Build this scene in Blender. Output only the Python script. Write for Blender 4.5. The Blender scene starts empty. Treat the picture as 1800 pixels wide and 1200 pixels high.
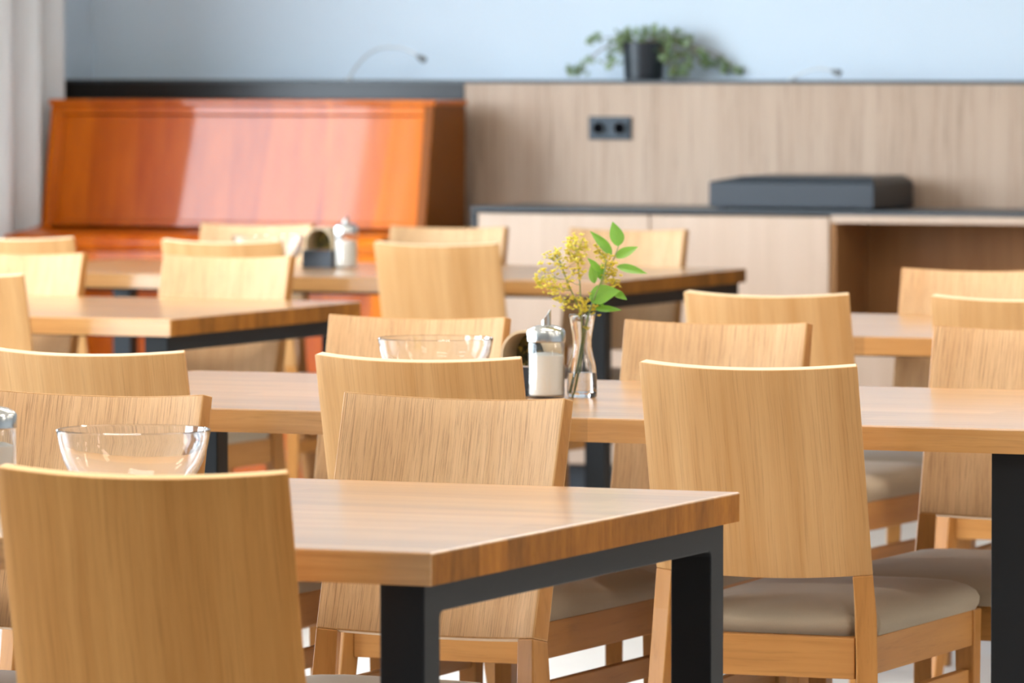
import bpy, bmesh, math, random
from mathutils import Vector, Matrix, noise

random.seed(7)
S = bpy.context.scene
COL = S.collection
PI = math.pi

# ------------------------------------------------------------------ camera
# world: x = along the tables, y = across the room towards the back wall, z up
# origin: front right corner of the nearest table
YAW = math.radians(22.93)
FPX, HORIZON = 10000.0, 108.0
PITCH = math.atan((600.0 - HORIZON) / FPX)
CAM = Vector((2.793, -6.348, 1.35))
cam = bpy.data.cameras.new('camera')
cam.sensor_width = 36.0
cam.lens = 36.0 * FPX / 1800.0
cam.clip_start, cam.clip_end = 0.1, 100.0
cam.dof.use_dof = True
cam.dof.focus_distance = 8.75
cam.dof.aperture_fstop = 9.0
camo = bpy.data.objects.new('camera', cam)
COL.objects.link(camo)
camo.location = CAM
camo.rotation_euler = (PI / 2 - PITCH, 0, YAW)
S.camera = camo
RIGHT = Vector((math.cos(YAW), math.sin(YAW), 0))
AWAY = Vector((-math.sin(YAW), math.cos(YAW), 0))
UP = Vector((0, 0, 1))

# ------------------------------------------------------------------ colour management, world, light
S.view_settings.view_transform = 'Standard'
S.view_settings.look = 'None'
S.view_settings.gamma = 1.0
S.view_settings.use_curve_mapping = False
S.view_settings.exposure = -0.15
try:
    S.cycles.sample_clamp_indirect = 6.0
    S.cycles.sample_clamp_direct = 0.0
    S.cycles.max_bounces = 9
    S.cycles.transmission_bounces = 9
    S.cycles.use_denoising = True
except Exception:
    pass
W = bpy.data.worlds.new('daylight')
S.world = W
W.use_nodes = True
W.node_tree.nodes['Background'].inputs[0].default_value = (0.74, 0.87, 1.0, 1)
W.node_tree.nodes['Background'].inputs[1].default_value = 21.0

# room extents
UL, UR = -6.05, 8.6          # left / right wall inner faces
VF, VB = -9.0, 10.90         # wall behind the camera / back wall
VP = 10.65                   # face of the low panelled wall in front of the back wall
ZC = 3.0                     # ceiling
WIN_L = [(7.20 - 3.1 * i, 9.05 - 3.1 * i) for i in range(4)]      # openings in the left wall (y range)
WZ0, WZ1 = 0.35, 2.75
def portal(name, loc, rot, sx, sy):      # helps the renderer find the sky through an opening; gives no light of its own
    l = bpy.data.lights.new(name, 'AREA')
    l.shape = 'RECTANGLE'; l.size = sx; l.size_y = sy
    l.cycles.is_portal = True
    o = bpy.data.objects.new(name, l); COL.objects.link(o)
    o.location = loc; o.rotation_euler = rot
    return o
for a, b in WIN_L:
    portal('window_daylight', (UL - 0.21, (a + b) / 2, (WZ0 + WZ1) / 2), (0, -PI / 2, 0), WZ1 - WZ0, b - a)

# ------------------------------------------------------------------ materials
def newmat(name):
    m = bpy.data.materials.new(name)
    m.use_nodes = True
    nt = m.node_tree
    b = nt.nodes['Principled BSDF']
    return m, nt, b
def N(nt, t, **kw):
    n = nt.nodes.new(t)
    for k, v in kw.items():
        setattr(n, k, v)
    return n
def L(nt, a, b):
    nt.links.new(a, b)
def setin(b, **kw):
    for k, v in kw.items():
        k = k.replace('_', ' ')
        if k in b.inputs:
            b.inputs[k].default_value = v
def rgba(c):
    return (c[0], c[1], c[2], 1.0)
def plain(name, col, rough=0.6, metallic=0.0, nscale=40.0, var=0.06, bump=0.0, coat=0.0, spec=0.5, sheen=0.0):
    m, nt, b = newmat(name)
    tc = N(nt, 'ShaderNodeTexCoord')
    nz = N(nt, 'ShaderNodeTexNoise'); nz.inputs['Scale'].default_value = nscale; nz.inputs['Detail'].default_value = 4
    L(nt, tc.outputs['Object'], nz.inputs['Vector'])
    mx = N(nt, 'ShaderNodeMix', data_type='RGBA')
    mx.inputs[6].default_value = rgba([c * (1 - var) for c in col]); mx.inputs[7].default_value = rgba([min(1, c * (1 + var)) for c in col])
    L(nt, nz.outputs['Fac'], mx.inputs[0]); L(nt, mx.outputs[2], b.inputs['Base Color'])
    setin(b, Roughness=rough, Metallic=metallic, Coat_Weight=coat, Specular_IOR_Level=spec, Sheen_Weight=sheen)
    if bump:
        bp = N(nt, 'ShaderNodeBump'); bp.inputs['Strength'].default_value = bump; bp.inputs['Distance'].default_value = 0.001
        L(nt, nz.outputs['Fac'], bp.inputs['Height']); L(nt, bp.outputs['Normal'], b.inputs['Normal'])
    return m
def wood(name, c_lo, c_hi, axis, rough=0.45, coat=0.0, coat_rough=0.1, coat_ior=1.5, pore=0.35, band=14.0, fine=150.0, along=2.2, objvar=0.12, seg=0.0, porecol=(0.45, 0.4, 0.35), wander=0.008, spec=0.5, flat_y=False, pore_lo=0.52, pore_hi=0.68):
    """grain running along one local axis; tone differs a little from piece to piece"""
    m, nt, b = newmat(name)
    tc = N(nt, 'ShaderNodeTexCoord'); oi = N(nt, 'ShaderNodeObjectInfo')
    off = N(nt, 'ShaderNodeVectorMath', operation='SCALE')
    cmb = N(nt, 'ShaderNodeCombineXYZ')
    for i, k in enumerate((3.7, 5.3, 9.1)):
        ml = N(nt, 'ShaderNodeMath', operation='MULTIPLY'); ml.inputs[1].default_value = k * 3
        L(nt, oi.outputs['Random'], ml.inputs[0]); L(nt, ml.outputs[0], cmb.inputs[i])
    add = N(nt, 'ShaderNodeVectorMath', operation='ADD')
    L(nt, tc.outputs['Object'], add.inputs[0]); L(nt, cmb.outputs[0], add.inputs[1])
    # wandering of the grain
    wn = N(nt, 'ShaderNodeTexNoise'); wn.inputs['Scale'].default_value = 3.0; wn.inputs['Detail'].default_value = 2
    L(nt, add.outputs[0], wn.inputs['Vector'])
    wsub = N(nt, 'ShaderNodeVectorMath', operation='MULTIPLY_ADD'); wsub.inputs[1].default_value = (wander * 2,) * 3; wsub.inputs[2].default_value = (-wander,) * 3
    L(nt, wn.outputs['Color'], wsub.inputs[0])
    add2 = N(nt, 'ShaderNodeVectorMath', operation='ADD'); L(nt, add.outputs[0], add2.inputs[0]); L(nt, wsub.outputs[0], add2.inputs[1])
    def stretched(cross, alng, detail, rough_=0.55):
        mp = N(nt, 'ShaderNodeMapping'); sc = [cross] * 3; sc['xyz'.index(axis)] = alng
        if flat_y: sc[1] = alng
        mp.inputs['Scale'].default_value = sc
        L(nt, add2.outputs[0], mp.inputs['Vector'])
        nz = N(nt, 'ShaderNodeTexNoise'); nz.inputs['Scale'].default_value = 1.0; nz.inputs['Detail'].default_value = detail; nz.inputs['Roughness'].default_value = rough_
        L(nt, mp.outputs[0], nz.inputs['Vector'])
        return nz
    big = stretched(band, along * 0.35, 3)
    mid = stretched(band * 4, along, 3)
    fin = stretched(fine, along * 3.0, 4, 0.7)
    r1 = N(nt, 'ShaderNodeMapRange'); r1.inputs[1].default_value = 0.3; r1.inputs[2].default_value = 0.7
    L(nt, big.outputs['Fac'], r1.inputs[0])
    av = N(nt, 'ShaderNodeMix', data_type='FLOAT'); av.inputs[0].default_value = 0.4
    r2 = N(nt, 'ShaderNodeMapRange'); r2.inputs[1].default_value = 0.3; r2.inputs[2].default_value = 0.7
    L(nt, mid.outputs['Fac'], r2.inputs[0])
    L(nt, r1.outputs[0], av.inputs[2]); L(nt, r2.outputs[0], av.inputs[3])
    mx = N(nt, 'ShaderNodeMix', data_type='RGBA'); mx.inputs[6].default_value = rgba(c_lo); mx.inputs[7].default_value = rgba(c_hi)
    L(nt, av.outputs[0], mx.inputs[0])
    pr = N(nt, 'ShaderNodeMapRange'); pr.inputs[1].default_value = pore_lo; pr.inputs[2].default_value = pore_hi; pr.inputs[4].default_value = pore
    L(nt, fin.outputs['Fac'], pr.inputs[0])
    mp2 = N(nt, 'ShaderNodeMix', data_type='RGBA', blend_type='MULTIPLY'); mp2.inputs[7].default_value = rgba(porecol)
    L(nt, pr.outputs[0], mp2.inputs[0]); L(nt, mx.outputs[2], mp2.inputs[6])
    hv = N(nt, 'ShaderNodeHueSaturation')
    vr = N(nt, 'ShaderNodeMapRange'); vr.inputs[3].default_value = 1 - objvar; vr.inputs[4].default_value = 1 + objvar
    L(nt, oi.outputs['Random'], vr.inputs[0])
    val = vr.outputs[0]
    if seg:
        sx = N(nt, 'ShaderNodeSeparateXYZ'); L(nt, add.outputs[0], sx.inputs[0])
        dv = N(nt, 'ShaderNodeMath', operation='DIVIDE'); dv.inputs[1].default_value = seg; L(nt, sx.outputs['XYZ'.index(axis.upper())], dv.inputs[0])
        fl = N(nt, 'ShaderNodeMath', operation='FLOOR'); L(nt, dv.outputs[0], fl.inputs[0])
        ad = N(nt, 'ShaderNodeMath', operation='MULTIPLY_ADD'); ad.inputs[1].default_value = 91.7; L(nt, oi.outputs['Random'], ad.inputs[0]); L(nt, fl.outputs[0], ad.inputs[2])
        wh = N(nt, 'ShaderNodeTexWhiteNoise', noise_dimensions='1D'); L(nt, ad.outputs[0], wh.inputs['W'])
        sr = N(nt, 'ShaderNodeMapRange'); sr.inputs[3].default_value = 0.86; sr.inputs[4].default_value = 1.14; L(nt, wh.outputs['Value'], sr.inputs[0])
        mm = N(nt, 'ShaderNodeMath', operation='MULTIPLY'); L(nt, val, mm.inputs[0]); L(nt, sr.outputs[0], mm.inputs[1]); val = mm.outputs[0]
    L(nt, val, hv.inputs['Value']); L(nt, mp2.outputs[2], hv.inputs['Color'])
    tn = N(nt, 'ShaderNodeMix', data_type='RGBA', blend_type='MULTIPLY'); tn.inputs[0].default_value = 1.0
    L(nt, hv.outputs['Color'], tn.inputs[6]); L(nt, oi.outputs['Color'], tn.inputs[7])      # each chair's own stain
    L(nt, tn.outputs[2], b.inputs['Base Color'])
    setin(b, Roughness=rough, Coat_Weight=coat, Coat_Roughness=coat_rough, Coat_IOR=coat_ior, Specular_IOR_Level=spec)
    bp = N(nt, 'ShaderNodeBump'); bp.inputs['Strength'].default_value = 0.25 * min(1, pore * 2); bp.inputs['Distance'].default_value = 0.0006; bp.invert = True
    L(nt, pr.outputs[0], bp.inputs['Height']); L(nt, bp.outputs['Normal'], b.inputs['Normal'])
    return m

OAK_LO, OAK_HI = (0.455, 0.222, 0.072), (0.63, 0.365, 0.158)
M = {}
M['veneer_out'] = wood('oak veneer outer', OAK_LO, OAK_HI, 'z', rough=0.5, pore=0.42, band=16, fine=560, objvar=0.05, spec=0.15, flat_y=True)
M['veneer_in'] = wood('oak veneer open pored', (0.58, 0.335, 0.155), (0.74, 0.48, 0.26), 'z', rough=0.52, pore=0.65, band=12, fine=1350, along=4.0, pore_lo=0.53, pore_hi=0.60, objvar=0.05, porecol=(0.36, 0.29, 0.25), spec=0.2, flat_y=True)
M['edge'] = wood('oak edge lightened as lit', (0.74, 0.52, 0.30), (0.86, 0.66, 0.42), 'x', rough=0.5, pore=0.15, objvar=0.04)  # lightened: overhead light on the backrest's top edge put into the colour
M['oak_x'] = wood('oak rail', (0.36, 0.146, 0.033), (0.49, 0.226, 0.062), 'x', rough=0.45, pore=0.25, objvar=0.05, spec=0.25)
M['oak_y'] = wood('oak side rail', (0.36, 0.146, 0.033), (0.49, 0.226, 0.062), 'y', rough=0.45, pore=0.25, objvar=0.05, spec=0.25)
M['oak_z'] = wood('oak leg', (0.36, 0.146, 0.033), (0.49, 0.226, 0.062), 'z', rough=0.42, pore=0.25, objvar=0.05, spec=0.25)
M['stave'] = wood('lamella oak top', (0.41, 0.178, 0.044), (0.61, 0.315, 0.100), 'x', rough=0.36, coat=1.0, coat_rough=0.23, coat_ior=1.6, pore=0.3, band=30, fine=240, along=2.5, objvar=0.12, seg=0.47)
M['stave_end'] = wood('lamella end grain', (0.19, 0.064, 0.007), (0.36, 0.138, 0.020), 'z', rough=0.6, pore=0.3, band=40, fine=300, along=25, objvar=0.25, spec=0.12)
M['steel'] = plain('black powder coated steel', (0.007, 0.0075, 0.008), rough=0.45, nscale=900, var=0.2, bump=0.15, spec=0.2)
M['fabric'] = plain('taupe seat fabric', (0.34, 0.26, 0.175), rough=0.75, nscale=700, var=0.12, bump=0.2, sheen=0.12, spec=0.2)
M['paint'] = plain('white wall paint', (0.685, 0.775, 0.865), rough=0.75, nscale=3, var=0.015)
M['ceil'] = plain('white ceiling paint', (0.84, 0.84, 0.83), rough=0.9, nscale=5, var=0.02)
M['floor'] = plain('pale floor covering', (0.70, 0.68, 0.65), rough=0.45, nscale=6, var=0.05)
M['panelling'] = wood('pale veneer panelling', (0.45, 0.305, 0.21), (0.57, 0.415, 0.305), 'z', rough=0.5, pore=0.45, band=9, fine=90, along=0.9, objvar=0.0, spec=0.35)
M['door'] = wood('pale cabinet veneer', (0.575, 0.40, 0.28), (0.655, 0.475, 0.35), 'z', rough=0.42, pore=0.15, band=8, fine=140, along=1.2, objvar=0.03)
M['niche'] = wood('brown veneer', (0.25, 0.105, 0.035), (0.34, 0.16, 0.06), 'z', rough=0.5, pore=0.25, band=8, fine=120, along=1.2, objvar=0.0, spec=0.2)
M['dark_top'] = plain('anthracite laminate', (0.035, 0.04, 0.045), rough=0.35, nscale=200, var=0.1)
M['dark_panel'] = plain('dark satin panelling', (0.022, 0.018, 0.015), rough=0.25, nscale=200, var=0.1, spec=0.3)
M['cup_shade'] = plain('socket recess', (0.004, 0.004, 0.005), rough=0.9, nscale=200, var=0.1, spec=0.0)  # near-black colour stands in for the shade inside the socket cups
M['black_plastic'] = plain('black plastic', (0.014, 0.019, 0.026), rough=0.34, nscale=300, var=0.1)
M['charcoal'] = plain('charcoal plastic', (0.03, 0.034, 0.04), rough=0.4, nscale=300, var=0.1)
M['chrome'] = plain('brushed stainless steel', (0.62, 0.61, 0.58), rough=0.22, metallic=1.0, nscale=300, var=0.05)
M['lamp_metal'] = plain('satin grey metal', (0.55, 0.56, 0.56), rough=0.35, metallic=0.6, nscale=300, var=0.05)
M['lamp_head'] = plain('grey lamp head', (0.16, 0.16, 0.155), rough=0.4, nscale=300, var=0.05)
M['sugar'] = plain('white sugar', (0.86, 0.79, 0.70), rough=0.9, nscale=900, var=0.08, bump=0.4)
M['soil'] = plain('potting soil', (0.05, 0.035, 0.025), rough=0.95, nscale=200, var=0.4, bump=0.5)
M['bent_wood'] = wood('pale bent ply', (0.58, 0.42, 0.24), (0.72, 0.56, 0.36), 'x', rough=0.5, pore=0.15, objvar=0.05)
M['window_frame'] = plain('white window frame', (0.8, 0.8, 0.8), rough=0.4, nscale=20, var=0.02)
M['socket'] = plain('anthracite socket plastic', (0.030, 0.045, 0.062), rough=0.45, nscale=200, var=0.08)

def fabric_curtain():
    m, nt, b = newmat('light grey curtain')
    tc = N(nt, 'ShaderNodeTexCoord'); nz = N(nt, 'ShaderNodeTexNoise'); nz.inputs['Scale'].default_value = 400
    L(nt, tc.outputs['Object'], nz.inputs['Vector'])
    mx = N(nt, 'ShaderNodeMix', data_type='RGBA'); mx.inputs[6].default_value = (0.78, 0.78, 0.78, 1); mx.inputs[7].default_value = (0.86, 0.86, 0.86, 1)
    L(nt, nz.outputs['Fac'], mx.inputs[0]); L(nt, mx.outputs[2], b.inputs['Base Color'])
    setin(b, Roughness=0.9, Specular_IOR_Level=0.1)
    return m
M['ground'] = plain('grass and paving outside', (0.17, 0.18, 0.14), rough=0.9, nscale=2, var=0.2)
M['curtain'] = fabric_curtain()

def glass(name, tint=(1, 1, 1), ior=1.48, rough=0.0):
    m, nt, b = newmat(name)
    setin(b, Roughness=rough, IOR=ior, Transmission_Weight=1.0)
    b.inputs['Base Color'].default_value = rgba(tint)
    return m
M['glass'] = glass('clear glass', (0.985, 0.995, 1.0))
def thin_glass(name, tint=(0.97, 0.98, 0.98)):
    # thin-walled glass: lets light straight through, mirrors more towards grazing angles
    m, nt, b = newmat(name)
    out = nt.nodes['Material Output']
    fr = N(nt, 'ShaderNodeLayerWeight'); fr.inputs['Blend'].default_value = 0.5
    pw = N(nt, 'ShaderNodeMath', operation='POWER'); pw.inputs[1].default_value = 4.0; L(nt, fr.outputs['Facing'], pw.inputs[0])
    mu = N(nt, 'ShaderNodeMath', operation='MULTIPLY_ADD'); mu.inputs[1].default_value = 0.7; mu.inputs[2].default_value = 0.04; mu.use_clamp = True; L(nt, pw.outputs[0], mu.inputs[0])
    tr = N(nt, 'ShaderNodeBsdfTransparent'); tr.inputs['Color'].default_value = rgba(tint)
    gl = N(nt, 'ShaderNodeBsdfGlossy'); gl.inputs['Roughness'].default_value = 0.02
    ms = N(nt, 'ShaderNodeMixShader'); L(nt, mu.outputs[0], ms.inputs[0]); L(nt, tr.outputs[0], ms.inputs[1]); L(nt, gl.outputs[0], ms.inputs[2])
    L(nt, ms.outputs[0], out.inputs['Surface'])
    return m
M['thin_glass'] = thin_glass('thin shaker glass')
M['water'] = glass('water', (0.97, 0.98, 0.98), 1.33)

def piano_veneer():
    m, nt, b = newmat('polished orange piano veneer')
    tc = N(nt, 'ShaderNodeTexCoord'); sp = N(nt, 'ShaderNodeSeparateXYZ'); L(nt, tc.outputs['Object'], sp.inputs[0])
    # fanned strips of veneer: strip index from x sheared by z, alternating direction
    def mth(op, a, b_=None, c=None):
        n = N(nt, 'ShaderNodeMath', operation=op)
        for i, v in enumerate((a, b_, c)):
            if v is None: continue
            if isinstance(v, (int, float)): n.inputs[i].default_value = v
            else: L(nt, v, n.inputs[i])
        return n.outputs[0]
    shear = mth('MULTIPLY_ADD', sp.outputs[2], -0.10, sp.outputs[0])
    shear2 = mth('MULTIPLY_ADD', sp.outputs[2], 0.02, sp.outputs[0])
    i1 = mth('FLOOR', mth('DIVIDE', shear, 0.21)); i2 = mth('FLOOR', mth('DIVIDE', shear2, 0.17))
    w1 = N(nt, 'ShaderNodeTexWhiteNoise', noise_dimensions='1D'); L(nt, i1, w1.inputs['W'])
    w2 = N(nt, 'ShaderNodeTexWhiteNoise', noise_dimensions='1D'); L(nt, mth('ADD', i2, 40.3), w2.inputs['W'])
    mp = N(nt, 'ShaderNodeMapping'); mp.inputs['Scale'].default_value = (26, 26, 0.9); L(nt, tc.outputs['Object'], mp.inputs['Vector'])
    nz = N(nt, 'ShaderNodeTexNoise'); nz.inputs['Scale'].default_value = 1; nz.inputs['Detail'].default_value = 4; L(nt, mp.outputs[0], nz.inputs['Vector'])
    f = mth('MULTIPLY', mth('ADD', w1.outputs['Value'], w2.outputs['Value']), 0.32)
    f = mth('ADD', f, mth('MULTIPLY', nz.outputs['Fac'], 0.45))
    rp = N(nt, 'ShaderNodeValToRGB'); L(nt, f, rp.inputs[0])
    e = rp.color_ramp.elements
    e[0].position = 0.1; e[0].color = (0.32, 0.040, 0.0005, 1)
    e[1].position = 0.95; e[1].color = (0.76, 0.178, 0.003, 1)
    L(nt, rp.outputs[0], b.inputs['Base Color'])
    setin(b, Roughness=0.35, Coat_Weight=0.42, Coat_Roughness=0.05, Coat_IOR=1.5, Specular_IOR_Level=0.12)
    return m
M['piano'] = piano_veneer()
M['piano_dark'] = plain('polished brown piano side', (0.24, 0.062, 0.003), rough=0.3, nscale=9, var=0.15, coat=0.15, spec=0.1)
def ivy_leaf(name, c1, c2, rough=0.5):
    m, nt, b = newmat(name)
    oi = N(nt, 'ShaderNodeObjectInfo')
    mx = N(nt, 'ShaderNodeMix', data_type='RGBA'); mx.inputs[6].default_value = rgba(c1); mx.inputs[7].default_value = rgba(c2)
    tc = N(nt, 'ShaderNodeTexCoord'); nz = N(nt, 'ShaderNodeTexNoise'); nz.inputs['Scale'].default_value = 60
    L(nt, tc.outputs['Object'], nz.inputs['Vector'])
    av = N(nt, 'ShaderNodeMath', operation='MULTIPLY_ADD'); av.inputs[1].default_value = 0.7
    sb = N(nt, 'ShaderNodeMath', operation='MULTIPLY'); sb.inputs[1].default_value = 0.3; L(nt, nz.outputs['Fac'], sb.inputs[0])
    L(nt, oi.outputs['Random'], av.inputs[0]); L(nt, sb.outputs[0], av.inputs[2]); L(nt, av.outputs[0], mx.inputs[0])
    L(nt, mx.outputs[2], b.inputs['Base Color'])
    setin(b, Roughness=rough, Subsurface_Weight=0.0)
    out = nt.nodes['Material Output']
    tr = N(nt, 'ShaderNodeBsdfTranslucent'); L(nt, mx.outputs[2], tr.inputs['Color'])
    ms = N(nt, 'ShaderNodeMixShader'); ms.inputs[0].default_value = 0.35
    L(nt, b.outputs[0], ms.inputs[1]); L(nt, tr.outputs[0], ms.inputs[2]); L(nt, ms.outputs[0], out.inputs['Surface'])
    return m
M['ivy'] = ivy_leaf('ivy leaf green', (0.11, 0.20, 0.06), (0.40, 0.50, 0.27))
M['leaf'] = ivy_leaf('fresh green leaf', (0.12, 0.30, 0.025), (0.21, 0.43, 0.05), 0.4)
M['blossom'] = ivy_leaf('yellow blossom', (0.80, 0.66, 0.06), (0.93, 0.86, 0.18), 0.7)
M['stem'] = plain('green stem', (0.20, 0.25, 0.06), rough=0.5, nscale=80, var=0.2)
M['brown_stem'] = plain('brown twig', (0.20, 0.13, 0.07), rough=0.7, nscale=80, var=0.2)
def emit(name, col, st):
    m, nt, b = newmat(name)
    b.inputs['Base Color'].default_value = rgba(col)
    b.inputs['Emission Color'].default_value = rgba(col); b.inputs['Emission Strength'].default_value = st
    return m
M['diffuser'] = emit('lit lamp diffuser', (1.0, 0.945, 0.875), 34.0)
def seeds_mat():
    m, nt, b = newmat('dried flower filling')
    tc = N(nt, 'ShaderNodeTexCoord'); vo = N(nt, 'ShaderNodeTexVoronoi'); vo.inputs['Scale'].default_value = 130
    L(nt, tc.outputs['Object'], vo.inputs['Vector'])
    rp = N(nt, 'ShaderNodeValToRGB'); sp = N(nt, 'ShaderNodeSeparateColor'); L(nt, vo.outputs['Color'], sp.inputs[0]); L(nt, sp.outputs[0], rp.inputs[0])
    e = rp.color_ramp.elements; e[0].color = (0.03, 0.04, 0.02, 1); e[1].color = (0.55, 0.38, 0.08, 1)
    rp.color_ramp.elements.new(0.5).color = (0.12, 0.10, 0.03, 1)
    L(nt, rp.outputs[0], b.inputs['Base Color']); setin(b, Roughness=0.8)
    return m
M['filling'] = seeds_mat()

# ------------------------------------------------------------------ object helpers
def mesh_from(name, verts, faces, mats, smooth=False, midx=None, bevel=0.0, seg=2, ang=35):
    me = bpy.data.meshes.new(name)
    me.from_pydata([tuple(v) for v in verts], [], faces)
    if midx:
        me.polygons.foreach_set('material_index', midx)
    for m in mats:
        me.materials.append(M[m])
    bm = bmesh.new(); bm.from_mesh(me)
    bmesh.ops.recalc_face_normals(bm, faces=bm.faces)
    if bevel > 0:
        es = [e for e in bm.edges if len(e.link_faces) == 2 and e.calc_face_angle(0) > math.radians(ang)]
        bmesh.ops.bevel(bm, geom=es, offset=bevel, segments=seg, affect='EDGES', profile=0.5, clamp_overlap=True)
    if smooth:
        for f in bm.faces: f.smooth = True
        for e in bm.edges:
            if len(e.link_faces) == 2 and e.calc_face_angle(0) > math.radians(38): e.smooth = False
    bm.to_mesh(me); bm.free()
    return me
def link(name, me, parent=None, loc=(0, 0, 0), rot=(0, 0, 0)):
    o = bpy.data.objects.new(name, me)
    COL.objects.link(o)
    o.location = loc; o.rotation_euler = rot
    if parent: o.parent = parent
    return o
def tag(o, label, cat, group=None):
    o['label'] = label; o['category'] = cat
    if group: o['group'] = group
    return o
def thing(name, label, cat, loc=(0, 0, 0), rz=0.0, group=None):
    o = bpy.data.objects.new(name, None); COL.objects.link(o)
    o.empty_display_size = 0.1
    o.location = loc; o.rotation_euler = (0, 0, rz)
    return tag(o, label, cat, group)
def structure(o):
    o['kind'] = 'structure'; return o
def boxvf(x0, x1, y0, y1, z0, z1):
    v = [(x0, y0, z0), (x1, y0, z0), (x1, y1, z0), (x0, y1, z0), (x0, y0, z1), (x1, y0, z1), (x1, y1, z1), (x0, y1, z1)]
    f = [(0, 3, 2, 1), (4, 5, 6, 7), (0, 1, 5, 4), (1, 2, 6, 5), (2, 3, 7, 6), (3, 0, 4, 7)]
    return v, f
def box(name, x0, x1, y0, y1, z0, z1, mat, bevel=0.0, seg=2):
    v, f = boxvf(x0, x1, y0, y1, z0, z1)
    return mesh_from(name, v, f, [mat], bevel=bevel, seg=seg)
def boxes(name, lst, mat, bevel=0.0):
    V, F = [], []
    for b in lst:
        v, f = boxvf(*b); k = len(V); V += v; F += [tuple(i + k for i in q) for q in f]
    return mesh_from(name, V, F, [mat], bevel=bevel)
def lathe(name, prof, mat, n=48, smooth=True, close=False):
    """prof: list of (r, z); revolved about z; r=0 ends are capped to a point"""
    V, F, rings = [], [], []
    for r, z in prof:
        if r < 1e-6:
            rings.append([len(V)]); V.append((0, 0, z))
        else:
            rings.append(list(range(len(V), len(V) + n)))
            V += [(r * math.cos(2 * PI * i / n), r * math.sin(2 * PI * i / n), z) for i in range(n)]
    pairs = list(zip(rings[:-1], rings[1:])) + ([(rings[-1], rings[0])] if close else [])
    for a, b in pairs:
        for i in range(n):
            j = (i + 1) % n
            if len(a) == 1 and len(b) == 1: continue
            if len(a) == 1: F.append((a[0], b[i], b[j]))
            elif len(b) == 1: F.append((a[i], a[j], b[0]))
            else: F.append((a[i], a[j], b[j], b[i]))
    return mesh_from(name, V, F, [mat], smooth=smooth)
def tubevf(pts, rad, n=8):
    V, F = [], []
    pts = [Vector(p) for p in pts]
    for k, p in enumerate(pts):
        t = (pts[min(k + 1, len(pts) - 1)] - pts[max(k - 1, 0)]).normalized()
        a = t.orthogonal().normalized() if k == 0 else (a - t * a.dot(t)).normalized()
        b = t.cross(a)
        r = rad[k] if isinstance(rad, (list, tuple)) else rad
        V += [tuple(p + (a * math.cos(2 * PI * i / n) + b * math.sin(2 * PI * i / n)) * r) for i in range(n)]
    for k in range(len(pts) - 1):
        for i in range(n):
            j = (i + 1) % n
            F.append((k * n + i, k * n + j, (k + 1) * n + j, (k + 1) * n + i))
    F.append(tuple(range(n))[::-1]); F.append(tuple((len(pts) - 1) * n + i for i in range(n)))
    return V, F
def tubes(name, lst, mat, n=8):
    V, F = [], []
    for pts, rad in lst:
        v, f = tubevf(pts, rad, n); k = len(V); V += v; F += [tuple(i + k for i in q) for q in f]
    return mesh_from(name, V, F, [mat], smooth=True)
def extrude_x(name, prof, x0, x1, mat, bevel=0.0):
    """prof: polygon in (y, z) extruded along x"""
    n = len(prof)
    V = [(x0, y, z) for y, z in prof] + [(x1, y, z) for y, z in prof]
    F = [tuple(range(n)), tuple(range(n, 2 * n))[::-1]] + [(i, (i + 1) % n, n + (i + 1) % n, n + i) for i in range(n)]
    return mesh_from(name, V, F, [mat], bevel=bevel)
def bez(p0, p1, p2, n=10):
    p0, p1, p2 = Vector(p0), Vector(p1), Vector(p2)
    return [p0 * (1 - t) ** 2 + p1 * 2 * t * (1 - t) + p2 * t * t for t in [i / n for i in range(n + 1)]]

# ------------------------------------------------------------------ the room
structure(link('floor', box('floor', UL - 0.2, UR + 0.2, VF - 0.2, VB + 0.2, -0.1, 0, 'floor')))
structure(link('ceiling', box('ceiling', UL - 0.2, UR + 0.2, VF - 0.2, VB + 0.2, ZC, ZC + 0.1, 'ceil')))
structure(link('wall_back', box('wall_back', UL - 0.2, UR + 0.2, VB, VB + 0.2, 0, ZC, 'paint')))
structure(link('wall_right', box('wall_right', UR, UR + 0.2, VF, VB, 0, ZC, 'paint')))
def holed_wall(lo, hi, wins):
    out = [(lo, hi, 0, WZ0), (lo, hi, WZ1, ZC)]
    e = sorted(wins); cur = lo
    for a, b in e:
        out.append((cur, a, WZ0, WZ1)); cur = b
    out.append((cur, hi, WZ0, WZ1))
    return out
structure(link('wall_left', boxes('wall_left', [(UL - 0.2, UL, a, b, c, d) for a, b, c, d in holed_wall(VF, VB, WIN_L)], 'paint')))
structure(link('wall_front', box('wall_front', UL - 0.2, UR + 0.2, VF - 0.2, VF, 0, ZC, 'paint')))
k = 1
for a, b in WIN_L:
    m = 0.05
    structure(link('window_%d' % k, boxes('window_frame', [(UL - 0.14, UL - 0.08, a, a + m, WZ0, WZ1), (UL - 0.14, UL - 0.08, b - m, b, WZ0, WZ1),
        (UL - 0.14, UL - 0.08, a + m, b - m, WZ0, WZ0 + m), (UL - 0.14, UL - 0.08, a + m, b - m, WZ1 - m, WZ1)], 'window_frame'))); k += 1
structure(link('ground', box('ground', UL - 40, UL - 0.21, VF - 30, VB + 30, -0.3, -0.2, 'ground')))
# low panelled wall in front of the back wall, with its dark capping shelf
structure(link('trim_1', box('panelling', UL, UR, VP, VB, 0, 1.279, 'panelling')))
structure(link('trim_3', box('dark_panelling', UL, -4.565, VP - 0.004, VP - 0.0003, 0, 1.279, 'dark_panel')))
structure(link('trim_2', box('capping', UL, UR, VP - 0.006, VB, 1.279, 1.290, 'dark_top', bevel=0.001)))

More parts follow.
